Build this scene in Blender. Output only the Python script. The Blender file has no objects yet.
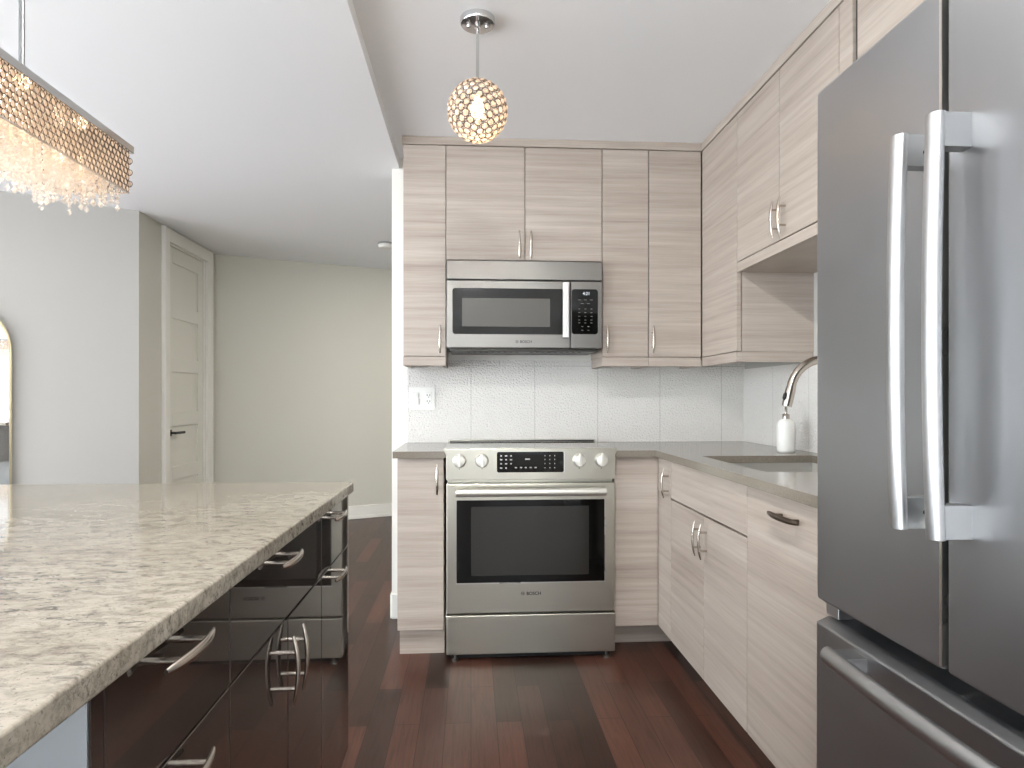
import bpy, bmesh, math, random
from math import pi, sin, cos, tan, atan, sqrt
from mathutils import Vector, Matrix
random.seed(7)
S = bpy.context.scene
COL = S.collection
# ------------------------------------------------------------------ camera, world, lights, exposure
F = 648.0
YAW = atan(41 / F)
cam_d = bpy.data.cameras.new('camera')
cam = bpy.data.objects.new('camera', cam_d); COL.objects.link(cam)
cam.location = (0, 0, 1.17)
cam.rotation_euler = (pi / 2, 0, -YAW)
cam_d.sensor_fit = 'HORIZONTAL'; cam_d.sensor_width = 36.0
cam_d.lens = F / 1024 * 36.0
cam_d.shift_y = 14 / 1024
cam_d.clip_start = 0.02
S.camera = cam
S.view_settings.view_transform = 'Standard'
S.view_settings.look = 'None'
S.view_settings.gamma = 1
S.view_settings.use_curve_mapping = False
S.view_settings.exposure = 0.24
W = bpy.data.worlds.new('daylight'); S.world = W; W.use_nodes = True
bg = W.node_tree.nodes['Background']
bg.inputs[0].default_value = (0.80, 0.88, 1.0, 1); bg.inputs[1].default_value = 1.0

def area(name, loc, rot, sx, sy, watts, color):
    l = bpy.data.lights.new(name, 'AREA'); l.shape = 'RECTANGLE'; l.size = sx; l.size_y = sy
    l.energy = watts; l.color = color
    o = bpy.data.objects.new(name, l); COL.objects.link(o); o.location = loc; o.rotation_euler = rot
    return o
# daylight entering through the living-room windows (left wall X=-4.6 and rear wall Y=-4.6)
WIN_L = [(-3.4, -1.5), (-1.2, 0.9), (1.2, 2.7)]      # y ranges, z .3 - 2.25
WIN_R = [(-3.9, -2.2), (-1.9, -0.2), (0.1, 1.3)]     # x ranges
WZ0, WZ1 = 0.25, 2.25
LC = (0.89, 0.95, 1.0)
for a, b in WIN_L:
    area('window_daylight', (-4.66, (a + b) / 2, (WZ0 + WZ1) / 2), (0, -pi / 2, 0), WZ1 - WZ0, b - a, 66 * (b - a), LC)
for a, b in WIN_R:
    area('window_daylight', ((a + b) / 2, -4.66, (WZ0 + WZ1) / 2), (pi / 2, 0, 0), b - a, WZ1 - WZ0, 19 * (b - a), LC)

# sunlight falling through the rear and left windows onto the added bounce rug behind the camera
sl = bpy.data.lights.new('sun', 'SUN'); sl.energy = 68; sl.angle = .01; sl.color = (.93, .97, 1)
so = bpy.data.objects.new('sun', sl); COL.objects.link(so)
so.rotation_euler = Vector((.62, .78, -.74)).to_track_quat('-Z', 'Y').to_euler(); so.location = (-6, -6, 5)
# added kitchen ceiling lights, invented to brighten the base cabinets (fixtures built below) behind the frame's top edge
FILL = [(.02, 1.15), (.02, -.35)]
for a, b in FILL:
    l = area('kitchen_fill_light', (a, b, 2.436), (0, 0, 0), .13, .13, 25, (1, .98, .95)); l.data.shape = 'DISK'
# hall ceiling downlight, hidden behind the kitchen wall
area('hall_downlight', (.35, 5.0, 2.43), (0, 0, 0), .9, .9, 32, (1, .95, .87))

# ------------------------------------------------------------------ materials
def srgb(r, g, b):
    f = lambda c: (c / 255) / 12.92 if c / 255 <= .04045 else ((c / 255 + .055) / 1.055) ** 2.4
    return (f(r), f(g), f(b), 1)

def mat(name, col, rough=.5, metal=0.0, **kw):
    m = bpy.data.materials.new(name); m.use_nodes = True
    b = m.node_tree.nodes['Principled BSDF']
    b.inputs['Base Color'].default_value = col
    b.inputs['Roughness'].default_value = rough
    b.inputs['Metallic'].default_value = metal
    for k, v in kw.items(): b.inputs[k.replace('_', ' ')].default_value = v
    return m

class NT:
    def __init__(s, m):
        s.t = m.node_tree; s.b = s.t.nodes['Principled BSDF']
    def n(s, typ, **kw):
        x = s.t.nodes.new(typ)
        for k, v in kw.items(): setattr(x, k, v)
        return x
    def l(s, a, b): s.t.links.new(a, b)
    def coords(s, scale=(1, 1, 1), rot=(0, 0, 0), rnd=0.0):
        tc = s.n('ShaderNodeTexCoord'); mp = s.n('ShaderNodeMapping')
        mp.inputs['Scale'].default_value = scale; mp.inputs['Rotation'].default_value = rot
        if rnd:
            oi = s.n('ShaderNodeObjectInfo'); mu = s.n('ShaderNodeMath', operation='MULTIPLY'); mu.inputs[1].default_value = rnd
            s.l(oi.outputs['Random'], mu.inputs[0])
            ad = s.n('ShaderNodeVectorMath', operation='ADD'); s.l(tc.outputs['Object'], ad.inputs[0]); s.l(mu.outputs[0], ad.inputs[1])
            s.l(ad.outputs[0], mp.inputs[0])
        else:
            s.l(tc.outputs['Object'], mp.inputs[0])
        return mp.outputs[0]
    def noise(s, vec, scale, detail=4, rough=.5, dist=0.0):
        x = s.n('ShaderNodeTexNoise'); s.l(vec, x.inputs['Vector'])
        x.inputs['Scale'].default_value = scale; x.inputs['Detail'].default_value = detail
        x.inputs['Roughness'].default_value = rough; x.inputs['Distortion'].default_value = dist
        return x.outputs[0]
    def ramp(s, fac, stops):
        r = s.n('ShaderNodeValToRGB'); e = r.color_ramp.elements
        while len(e) < len(stops): e.new(.5)
        for q, (p, c) in zip(e, stops): q.position = p; q.color = c
        s.l(fac, r.inputs[0]); return r.outputs[0]
    def mix(s, fac, a, b, mode='MIX'):
        x = s.n('ShaderNodeMix', data_type='RGBA', blend_type=mode)
        for v, i in ((fac, 0), (a, 6), (b, 7)):
            if hasattr(v, 'links') or hasattr(v, 'is_linked'): s.l(v, x.inputs[i])
            else: x.inputs[i].default_value = v
        return x.outputs[2]
    def bump(s, h, strength=.3, dist=.002):
        x = s.n('ShaderNodeBump'); s.l(h, x.inputs['Height'])
        x.inputs['Strength'].default_value = strength; x.inputs['Distance'].default_value = dist
        s.l(x.outputs[0], s.b.inputs['Normal'])

def wood_mat():
    m = mat('ash_laminate', (0, 0, 0, 1), .42); t = NT(m)
    v1 = t.coords((1.3, 1.3, 55), rnd=7.3); v2 = t.coords((.7, .7, 13), rnd=3.1); v3 = t.coords((9, 9, 420), rnd=2.0)
    n1 = t.noise(v1, 1.0, 5, .6); n2 = t.noise(v2, 1.0, 4, .55); n3 = t.noise(v3, 1.0, 2, .5)
    mx = t.n('ShaderNodeMix'); mx.inputs[0].default_value = .45; t.l(n1, mx.inputs[2]); t.l(n2, mx.inputs[3])
    mx2 = t.n('ShaderNodeMix'); mx2.inputs[0].default_value = .18; t.l(mx.outputs[0], mx2.inputs[2]); t.l(n3, mx2.inputs[3])
    c = t.ramp(mx2.outputs[0], [(.30, srgb(138, 124, 112)), (.43, srgb(168, 155, 144)), (.55, srgb(180, 169, 158)), (.68, srgb(193, 184, 174))])
    t.l(c, t.b.inputs['Base Color']); t.bump(mx2.outputs[0], .08, .001)
    return m
WOOD = wood_mat()
WOODEDGE = mat('laminate_core', srgb(92, 78, 68), .7)

def paint(name, c, rough=.6):
    m = mat(name, c, rough); t = NT(m); t.bump(t.noise(t.coords(), 180, 3), .05, .001); return m
WALL = paint('wall_paint', srgb(184, 182, 177))
HALLP = paint('hall_wall_paint', srgb(204, 202, 191))
CEIL = paint('ceiling_paint', srgb(241, 243, 245))
TRIM = mat('trim_paint', srgb(234, 232, 225), .35)
DOORP = mat('door_paint', srgb(222, 221, 211), .4)

def floor_mat():
    m = mat('dark_plank_floor', (0, 0, 0, 1), .3, 0, Specular_IOR_Level=.33); t = NT(m)
    v = t.coords((1, 1, 1), (0, 0, pi / 2))
    br = t.n('ShaderNodeTexBrick'); t.l(v, br.inputs['Vector'])
    br.offset = .37; br.offset_frequency = 2
    br.inputs['Scale'].default_value = 1; br.inputs['Brick Width'].default_value = .78; br.inputs['Row Height'].default_value = .092
    br.inputs['Mortar Size'].default_value = .0012; br.inputs['Mortar Smooth'].default_value = .1; br.inputs['Bias'].default_value = 0
    br.inputs['Color1'].default_value = (0, 0, 0, 1); br.inputs['Color2'].default_value = (1, 1, 1, 1); br.inputs['Mortar'].default_value = (.5, .5, .5, 1)
    c = t.ramp(br.outputs['Color'], [(0, srgb(48, 32, 26)), (.35, srgb(63, 42, 34)), (.7, srgb(76, 50, 41)), (1, srgb(89, 57, 46))])
    g = t.noise(t.coords((26, 1.6, 1)), 3.0, 6, .62, .6)
    gr = t.ramp(g, [(.3, (.55, .52, .5, 1)), (.5, (.95, .95, .95, 1)), (.72, (1.25, 1.22, 1.2, 1))])
    c = t.mix(1.0, c, gr, 'MULTIPLY')
    blot = t.ramp(t.noise(t.coords((1, 1, 1)), 2.3, 3), [(.3, (.85, .85, .85, 1)), (.7, (1.15, 1.12, 1.1, 1))])
    c = t.mix(1.0, c, blot, 'MULTIPLY')
    c = t.mix(br.outputs['Fac'], c, srgb(26, 17, 14))
    t.l(c, t.b.inputs['Base Color'])
    r = t.n('ShaderNodeMapRange'); t.l(g, r.inputs[0]); r.inputs[3].default_value = .26; r.inputs[4].default_value = .42
    t.l(r.outputs[0], t.b.inputs['Roughness'])
    t.bump(g, .12, .001)
    return m
FLOOR = floor_mat()

def granite_mat():
    m = mat('cream_granite', (0, 0, 0, 1), .07, 0, Specular_IOR_Level=.34); t = NT(m)
    base = t.ramp(t.noise(t.coords((15, 30, 30), (0, 0, .1)), 2, 8, .74, .5), [(.30, srgb(92, 86, 76)), (.42, srgb(126, 119, 108)), (.52, srgb(147, 140, 128)), (.70, srgb(160, 154, 143))])
    big = t.ramp(t.noise(t.coords((1.2, 2.6, 2)), 2, 3), [(.35, (.90, .885, .86, 1)), (.65, (1.03, 1.03, 1.03, 1))])
    base = t.mix(1.0, base, big, 'MULTIPLY')
    fl = t.noise(t.coords((24, 60, 50), (0, 0, .13)), 1.6, 9, .76, .8)
    mk = t.ramp(fl, [(.36, (1, 1, 1, 1)), (.42, (.75, .75, .75, 1)), (.45, (0, 0, 0, 1))])
    ms = t.ramp(t.noise(t.coords((3.5, 8, 7), (0, 0, .1)), 2, 4), [(.36, (.12, .12, .12, 1)), (.60, (1, 1, 1, 1))])
    mk = t.mix(1.0, mk, ms, 'MULTIPLY')
    c = t.mix(mk, base, srgb(52, 48, 44))
    sp = t.noise(t.coords((150, 190, 180)), 1.5, 3, .6)
    spm = t.ramp(sp, [(.30, (.75, .75, .75, 1)), (.40, (0, 0, 0, 1))])
    c = t.mix(spm, c, srgb(74, 67, 60))
    t.l(c, t.b.inputs['Base Color'])
    return m
GRANITE = granite_mat()

def quartz_mat():
    m = mat('taupe_quartz', (0, 0, 0, 1), .12); t = NT(m)
    c = t.ramp(t.noise(t.coords((1, 1, 1)), 160, 4), [(.3, srgb(118, 110, 99)), (.7, srgb(133, 125, 113))])
    t.l(c, t.b.inputs['Base Color']); return m
QUARTZ = quartz_mat()

def tile_mat():
    m = mat('embossed_white_tile', (0, 0, 0, 1), .3); t = NT(m)
    tc = t.n('ShaderNodeTexCoord'); sx = t.n('ShaderNodeSeparateXYZ'); t.l(tc.outputs['Object'], sx.inputs[0])
    ad = t.n('ShaderNodeMath', operation='SUBTRACT'); t.l(sx.outputs[0], ad.inputs[0]); t.l(sx.outputs[1], ad.inputs[1])
    cb = t.n('ShaderNodeCombineXYZ')
    a1 = t.n('ShaderNodeMath', operation='ADD'); t.l(ad.outputs[0], a1.inputs[0]); a1.inputs[1].default_value = 3.42
    a2 = t.n('ShaderNodeMath', operation='ADD'); t.l(sx.outputs[2], a2.inputs[0]); a2.inputs[1].default_value = -.932 + .41
    t.l(a1.outputs[0], cb.inputs[0]); t.l(a2.outputs[0], cb.inputs[1])
    br = t.n('ShaderNodeTexBrick'); t.l(cb.outputs[0], br.inputs['Vector']); br.offset = 0
    br.inputs['Scale'].default_value = 1; br.inputs['Brick Width'].default_value = .342; br.inputs['Row Height'].default_value = .41
    br.inputs['Mortar Size'].default_value = .0012; br.inputs['Mortar Smooth'].default_value = .2
    br.inputs['Color1'].default_value = br.inputs['Color2'].default_value = srgb(224, 221, 216)
    br.inputs['Mortar'].default_value = srgb(172, 170, 163)
    t.l(br.outputs['Color'], t.b.inputs['Base Color'])
    nz = t.noise(t.coords(), 105, 2, .4)
    s = t.ramp(nz, [(.30, (0, 0, 0, 1)), (.70, (1, 1, 1, 1))])
    t.bump(s, .9, .004)
    return m
TILE = tile_mat()

def steel(name, c, rough, axis='x', aniso=.0):
    m = mat(name, c, rough, 1.0); t = NT(m)
    sc = {'x': (3, 400, 400), 'y': (400, 3, 400), 'z': (400, 400, 3)}[axis]
    n = t.noise(t.coords(sc), 1.0, 3)
    t.bump(n, .035, .001)
    r = t.n('ShaderNodeMapRange'); t.l(t.noise(t.coords((2, 2, 2)), 1.5, 4), r.inputs[0])
    r.inputs[3].default_value = rough * .75; r.inputs[4].default_value = rough * 1.3
    t.l(r.outputs[0], t.b.inputs['Roughness'])
    return m
STEEL = steel('brushed_steel', srgb(190, 187, 175), .3)
STEELB = steel('bright_brushed_steel', srgb(215, 213, 207), .28)
FRIDGE = steel('grey_fridge_steel', srgb(160, 161, 163), .36, 'z')
FHANDLE = steel('fridge_handle_steel', srgb(180, 180, 180), .36, 'z')
MWSTEEL = steel('microwave_steel', srgb(132, 129, 125), .33)
NICKEL = mat('satin_nickel', srgb(196, 188, 178), .25, 1.0)
CHROME = mat('polished_chrome', srgb(215, 215, 215), .08, 1.0)
NICKEL_DARK = mat('dark_nickel', srgb(110, 98, 88), .3, 1.0)  # darker, browner metal used on one base cabinet pull
BLACKG = mat('black_glass', srgb(12, 12, 11), .06, 0, Specular_IOR_Level=.35)
COOKG = mat('cooktop_glass', srgb(18, 18, 18), .05, 0, Specular_IOR_Level=.9)
GREYG = mat('window_mesh_glass', srgb(92, 89, 84), .2, 0, Specular_IOR_Level=.35)
OVENG = mat('oven_window_glass', srgb(44, 43, 40), .1, 0)
BLACK = mat('black_plastic', srgb(20, 20, 20), .5)
DARK = mat('dark_recess', srgb(38, 34, 31), .7)
GASKET = mat('gasket', srgb(18, 18, 18), .8)
WHITEP = mat('white_plastic', srgb(232, 231, 226), .35)
WHITEC = mat('white_ceramic', srgb(236, 235, 230), .3)
ISL = mat('espresso_gloss', srgb(50, 43, 39), .04, 0, Coat_Weight=.6, Coat_Roughness=.02)
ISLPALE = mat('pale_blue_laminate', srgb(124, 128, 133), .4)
BRASS = mat('brushed_brass', srgb(196, 184, 150), .3, 1.0)
MIRROR = mat('mirror_silver', (.92, .93, .93, 1), .01, 1.0)
PRINT = mat('black_print', srgb(14, 14, 14), .5)
LEGEND = mat('pale_legend', srgb(176, 176, 172), .5)
VOIDM = mat('window_frame_paint', srgb(70, 72, 74), .4)
def emis(name, col, s):
    m = mat(name, (0, 0, 0, 1), .5); b = m.node_tree.nodes['Principled BSDF']
    b.inputs['Emission Color'].default_value = col; b.inputs['Emission Strength'].default_value = s; return m
BULB = emis('warm_bulb', (1, .80, .60, 1), 5)
DIGIT = emis('clock_digits', (.9, .95, 1, 1), .9)
def crystal_mat(name, tint, tr=.5):
    m = bpy.data.materials.new(name); m.use_nodes = True; t = m.node_tree; t.nodes.clear()
    o = t.nodes.new('ShaderNodeOutputMaterial'); a = t.nodes.new('ShaderNodeBsdfTranslucent'); g = t.nodes.new('ShaderNodeBsdfGlossy')
    d = t.nodes.new('ShaderNodeBsdfTransparent'); x = t.nodes.new('ShaderNodeMixShader'); y = t.nodes.new('ShaderNodeMixShader')
    a.inputs[0].default_value = tint; g.inputs[0].default_value = (1, .97, .93, 1); g.inputs[1].default_value = .08
    d.inputs[0].default_value = (1, .96, .9, 1)
    x.inputs[0].default_value = .22; t.links.new(a.outputs[0], x.inputs[1]); t.links.new(g.outputs[0], x.inputs[2])
    y.inputs[0].default_value = tr; t.links.new(x.outputs[0], y.inputs[1]); t.links.new(d.outputs[0], y.inputs[2])
    t.links.new(y.outputs[0], o.inputs[0]); return m
CRYS = crystal_mat('warm_crystal', (.95, .86, .77, 1), .12)
CRYC = crystal_mat('clear_crystal', (1, .96, .92, 1), .45)
def glass_mat():
    m = bpy.data.materials.new('clear_pane'); m.use_nodes = True; t = m.node_tree; t.nodes.clear()
    o = t.nodes.new('ShaderNodeOutputMaterial'); g = t.nodes.new('ShaderNodeBsdfGlossy'); d = t.nodes.new('ShaderNodeBsdfTransparent'); x = t.nodes.new('ShaderNodeMixShader')
    g.inputs[1].default_value = 0; x.inputs[0].default_value = .06
    t.links.new(d.outputs[0], x.inputs[1]); t.links.new(g.outputs[0], x.inputs[2]); t.links.new(x.outputs[0], o.inputs[0]); return m
PANE = glass_mat()

# ------------------------------------------------------------------ mesh helpers
ORG = {}
def org(o):
    v = Vector((0, 0, 0))
    while o is not None: v += o.location; o = o.parent
    return v
def bx(bm, x0, x1, y0, y1, z0, z1):
    r = bmesh.ops.create_cube(bm, size=1)
    bmesh.ops.scale(bm, vec=(abs(x1 - x0), abs(y1 - y0), abs(z1 - z0)), verts=r['verts'])
    bmesh.ops.translate(bm, vec=((x0 + x1) / 2, (y0 + y1) / 2, (z0 + z1) / 2), verts=r['verts'])
def tube(bm, pts, rad, seg=12, flat=None, up=None):
    """swept tube; rad: number or list; flat=(a,b) multiplies the two cross axes"""
    pts = [Vector(p) for p in pts]; n = len(pts)
    rad = rad if isinstance(rad, (list, tuple)) else [rad] * n
    rings = []; prev = None
    for i, p in enumerate(pts):
        d = (pts[min(i + 1, n - 1)] - pts[max(i - 1, 0)]).normalized()
        if prev is None:
            ref = Vector(up) if up else (Vector((0, 0, 1)) if abs(d.z) < .9 else Vector((1, 0, 0)))
            u = (ref - d * ref.dot(d)).normalized()
        else:
            u = (prev - d * prev.dot(d)).normalized()
        prev = u; w = d.cross(u); a, b = flat or (1, 1)
        rings.append([bm.verts.new(p + (u * cos(2 * pi * k / seg) * a + w * sin(2 * pi * k / seg) * b) * rad[i]) for k in range(seg)])
    for i in range(n - 1):
        for k in range(seg):
            bm.faces.new((rings[i][k], rings[i][(k + 1) % seg], rings[i + 1][(k + 1) % seg], rings[i + 1][k]))
    bm.faces.new(rings[0][::-1]); bm.faces.new(rings[-1])
def cyl(bm, a, b, r, seg=24, r2=None):
    tube(bm, [a, b], [r, r if r2 is None else r2], seg)
def lathe(bm, prof, c, seg=32, axis='z'):
    rings = []
    for r, h in prof:
        ring = []
        for k in range(seg):
            a = 2 * pi * k / seg
            p = Vector((r * cos(a), r * sin(a), h))
            if axis == 'y': p = Vector((r * cos(a), h, r * sin(a)))
            if axis == 'x': p = Vector((h, r * cos(a), r * sin(a)))
            ring.append(bm.verts.new(Vector(c) + p))
        rings.append(ring)
    for i in range(len(rings) - 1):
        for k in range(seg):
            bm.faces.new((rings[i][k], rings[i][(k + 1) % seg], rings[i + 1][(k + 1) % seg], rings[i + 1][k]))
    bm.faces.new(rings[0][::-1]); bm.faces.new(rings[-1])
def prism(bm, poly, axis, a, b):
    def P(u, v, w):
        return {'z': (u, v, w), 'y': (u, w, v), 'x': (w, u, v)}[axis]
    lo = [bm.verts.new(P(u, v, a)) for u, v in poly]; hi = [bm.verts.new(P(u, v, b)) for u, v in poly]
    n = len(poly)
    bm.faces.new(lo[::-1]); bm.faces.new(hi)
    for i in range(n): bm.faces.new((lo[i], lo[(i + 1) % n], hi[(i + 1) % n], hi[i]))
def rrect(x0, x1, z0, z1, r, seg=6):
    out = []
    for cx, cz, a0 in ((x1 - r, z1 - r, 0), (x0 + r, z1 - r, 90), (x0 + r, z0 + r, 180), (x1 - r, z0 + r, 270)):
        for k in range(seg + 1):
            a = math.radians(a0 + 90 * k / seg); out.append((cx + r * cos(a), cz + r * sin(a)))
    return out
def obj(name, bm, m, parent=None, bevel=0.0, smooth=None, seg=2):
    bmesh.ops.recalc_face_normals(bm, faces=bm.faces[:])
    o0 = org(parent) if parent is not None else Vector((0, 0, 0))
    if parent is not None: bmesh.ops.translate(bm, vec=-o0, verts=bm.verts[:])
    me = bpy.data.meshes.new(name); bm.to_mesh(me); bm.free(); me.materials.append(m)
    o = bpy.data.objects.new(name, me); COL.objects.link(o)
    if parent is not None: o.parent = parent
    if smooth:
        for p in me.polygons: p.use_smooth = True
        me.set_sharp_from_angle(angle=math.radians(smooth))
    if bevel:
        md = o.modifiers.new('bevel', 'BEVEL'); md.width = bevel; md.segments = seg; md.limit_method = 'ANGLE'; md.harden_normals = False
    return o
def B(name, m, parent, *boxes, bevel=0.0):
    bm = bmesh.new()
    for b in boxes: bx(bm, *b)
    return obj(name, bm, m, parent, bevel)
def thing(name, label, cat, loc=(0, 0, 0), group=None):
    o = bpy.data.objects.new(name, None); COL.objects.link(o); o.location = loc
    o.empty_display_size = .05
    o['label'] = label; o['category'] = cat
    if group: o['group'] = group
    return o
def tag(o, label, cat, group=None):
    o['label'] = label; o['category'] = cat
    if group: o['group'] = group
    return o
def struct(o): o['kind'] = 'structure'; return o
def recenter(o, loc):
    loc = Vector(loc); o.data.transform(Matrix.Translation(-loc)); o.location = loc; return o
def text(name, s, size, m, parent, loc, rot, align='LEFT', extrude=.0004, bold=0.0):
    c = bpy.data.curves.new(name, 'FONT'); c.body = s; c.size = size; c.extrude = extrude; c.align_x = align; c.offset = bold
    t = bpy.data.objects.new('tmp', c); COL.objects.link(t)
    dg = bpy.context.evaluated_depsgraph_get(); me = bpy.data.meshes.new_from_object(t.evaluated_get(dg))
    bpy.data.objects.remove(t); bpy.data.curves.remove(c)
    me.transform(Matrix.Translation(Vector(loc)) @ Matrix.Rotation(rot[2], 4, 'Z') @ Matrix.Rotation(rot[0], 4, 'X'))
    me.transform(Matrix.Translation(-org(parent)))
    me.materials.clear(); me.materials.append(m)
    o = bpy.data.objects.new(name, me); COL.objects.link(o); o.parent = parent; return o

def pull(parent, c, along, out, L=.13, m=None, proj=.030, name='handle', r=.0055):
    """bow pull: two posts and an arched tapered bar. c = point on the door face"""
    c = Vector(c); A = Vector(along); N = Vector(out); bm = bmesh.new()
    pts = []; rad = []
    for i in range(17):
        s = -1 + 2 * i / 16
        pts.append(c + A * (s * L / 2) + N * (proj * (.80 + .32 * (1 - s * s)) - .002))
        rad.append(r * (.55 + .5 * (1 - s ** 4)))
    tube(bm, pts, rad, 10, flat=(.75, 1.15), up=tuple(N))
    for s in (-.52, .52):
        p = c + A * (s * L / 2)
        cyl(bm, p, p + N * (proj * (.80 + .32 * (1 - s * s)) - .002), .0042, 10)
    return obj(name, bm, m or NICKEL, parent, smooth=50)

# ------------------------------------------------------------------ room shell
KX, KY, CZ, SZ = 1.50, 3.48, 2.445, 2.39
struct(B('floor', FLOOR, None, (-4.8, 1.65, -4.8, 7.8, -.1, 0)))
struct(B('ceiling', CEIL, None, (-4.8, 1.65, -4.8, 7.8, CZ, CZ + .1)))
bm = bmesh.new()
prism(bm, [(-1.62, -4.5), (-.38, -4.5), (-.38, 4.53), (-1.60, 3.79)], 'z', SZ, CZ)
struct(obj('ceiling_drop', bm, CEIL))
struct(B('wall_back', TRIM, None, (-.42, KX, KY, KY + .13, 0, CZ), (-.42, -.38, KY - .002, KY, 0, .932)))
struct(B('wall_right', WALL, None, (KX, KX + .13, -4.6, 7.8, 0, CZ)))
def slab(bm, p, q, th, z0, z1):
    """vertical wall slab from p to q, thickness on the far (left of p->q) side"""
    p = Vector((*p, 0)); q = Vector((*q, 0)); d = (q - p).normalized(); n = Vector((-d.y, d.x, 0)) * th
    prism(bm, [(p.x, p.y), (q.x, q.y), (q.x + n.x, q.y + n.y), (p.x + n.x, p.y + n.y)], 'z', z0, z1)
JX = -2.26
bm = bmesh.new(); slab(bm, (-4.6, 4.57 - .625 * (4.6 - 2.26)), (JX, 4.57), .12, 0, CZ); struct(obj('wall_left', bm, WALL))
bm = bmesh.new(); slab(bm, (JX - .12, 5.89 - .05), (KX, 5.89 + .42 * (KX - JX)), .12, 0, CZ); struct(obj('wall_far', bm, HALLP))
DY0, DY1, DT = 4.985, 5.68, 2.335
struct(B('wall_side', HALLP, None, (JX - .13, JX, 4.57, DY0, 0, CZ), (JX - .13, JX, DY1, 5.90, 0, CZ), (JX - .13, JX, DY0, DY1, DT, CZ)))
# living-room walls with window openings (behind and left of the camera)
bm = bmesh.new()
ys = [-4.6] + [v for w in WIN_L for v in w] + [3.2]
for i in range(0, len(ys), 2): bx(bm, -4.75, -4.6, ys[i], ys[i + 1], 0, CZ)
for a, b in WIN_L: bx(bm, -4.75, -4.6, a, b, 0, WZ0); bx(bm, -4.75, -4.6, a, b, WZ1, CZ)
struct(obj('wall_window_side', bm, WALL))
bm = bmesh.new()
xs = [-4.75] + [v for w in WIN_R for v in w] + [1.5]
for i in range(0, len(xs), 2): bx(bm, xs[i], xs[i + 1], -4.75, -4.6, 0, CZ)
for a, b in WIN_R: bx(bm, a, b, -4.75, -4.6, 0, WZ0); bx(bm, a, b, -4.75, -4.6, WZ1, CZ)
struct(obj('wall_rear', bm, WALL))
k = 1
for a, b in WIN_L:
    o = B('window_%d' % k, VOIDM, None, (-4.72, -4.62, a, a + .05, WZ0, WZ1), (-4.72, -4.62, b - .05, b, WZ0, WZ1), (-4.72, -4.62, a, b, WZ0, WZ0 + .05),
          (-4.72, -4.62, a, b, WZ1 - .05, WZ1), (-4.70, -4.64, (a + b) / 2 - .025, (a + b) / 2 + .025, WZ0, WZ1)); struct(o)
    B('pane', PANE, o, (-4.638, -4.634, a, b, WZ0, WZ1)); k += 1
for a, b in WIN_R:
    o = B('window_%d' % k, VOIDM, None, (a, a + .05, -4.72, -4.62, WZ0, WZ1), (b - .05, b, -4.72, -4.62, WZ0, WZ1), (a, b, -4.72, -4.62, WZ0, WZ0 + .05),
          (a, b, -4.72, -4.62, WZ1 - .05, WZ1), ((a + b) / 2 - .025, (a + b) / 2 + .025, -4.70, -4.64, WZ0, WZ1)); struct(o)
    B('pane', PANE, o, (a, b, -4.638, -4.634, WZ0, WZ1)); k += 1
tag(recenter(B('bounce_rug', mat('bounce_rug_cream', srgb(232, 232, 230), .9), None, (-4.3, -.6, -4.4, -.5, .001, .014)), (-2.4, -2.4, .001)), 'large cream rug added to bounce sun off the living-room floor', 'rug')  # unseen rug put in as a reflector to lift the ceiling
# baseboards
bm = bmesh.new(); slab(bm, (JX, 5.89), (KX, 5.89 + .42 * (KX - JX)), -.016, 0, .125); slab(bm, (JX, 5.89), (KX, 5.89 + .42 * (KX - JX)), -.022, 0, .03)
struct(obj('baseboard_far', bm, TRIM, bevel=.003))
bm = bmesh.new(); bx(bm, -.428, -.42, KY - .012, KY + .14, 0, .13); bx(bm, -.42, -.345, KY - .018, KY, 0, .13)
struct(obj('baseboard_back', bm, TRIM, bevel=.004))
bm = bmesh.new(); slab(bm, (-4.6, 4.57 - .625 * 2.34), (JX, 4.57), -.016, 0, .125); struct(obj('baseboard_left', bm, TRIM, bevel=.003))
# hall door
cs = struct(B('trim_1', TRIM, None, (JX, JX + .022, DY0 - .095, DY0, 0, DT + .10), (JX, JX + .022, DY1, DY1 + .095, 0, DT + .10), (JX, JX + .022, DY0, DY1, DT, DT + .10),
              (JX + .022, JX + .030, DY0 - .095, DY0 - .075, 0, DT + .10), (JX + .022, JX + .030, DY1 + .075, DY1 + .095, 0, DT + .10),
              (JX - .12, JX, DY0 - .001, DY0 + .012, 0, DT), (JX - .12, JX, DY1 - .012, DY1 + .001, 0, DT), (JX - .12, JX, DY0, DY1, DT - .012, DT + .001), bevel=.003))
LX = JX - .014
bm = bmesh.new()
ya, yb = DY0 + .014, DY1 - .014
tops = [2.204, 1.781, 1.372, .953, .536]; bots = [1.886, 1.477, 1.058, .641, .22]
bx(bm, LX - .04, LX - .012, ya, yb, .01, DT - .014)
bx(bm, LX - .012, LX, ya, ya + .10, .01, DT - .014); bx(bm, LX - .012, LX, yb - .10, yb, .01, DT - .014)
edges = [DT - .014] + [v for t_, b_ in zip(tops, bots) for v in (t_, b_)] + [.01]
for i in range(0, len(edges), 2): bx(bm, LX - .012, LX, ya + .10, yb - .10, edges[i + 1], edges[i])
door = struct(obj('door_1', bm, DOORP, bevel=.002))
bm = bmesh.new(); bx(bm, LX, LX + .008, 5.03, 5.075, .88, .93); cyl(bm, (LX, 5.052, .905), (LX + .05, 5.052, .905), .009, 12)
bx(bm, LX + .04, LX + .055, 5.04, 5.20, .895, .914)
obj('door_handle', bm, BLACK, door, bevel=.003)

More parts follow.
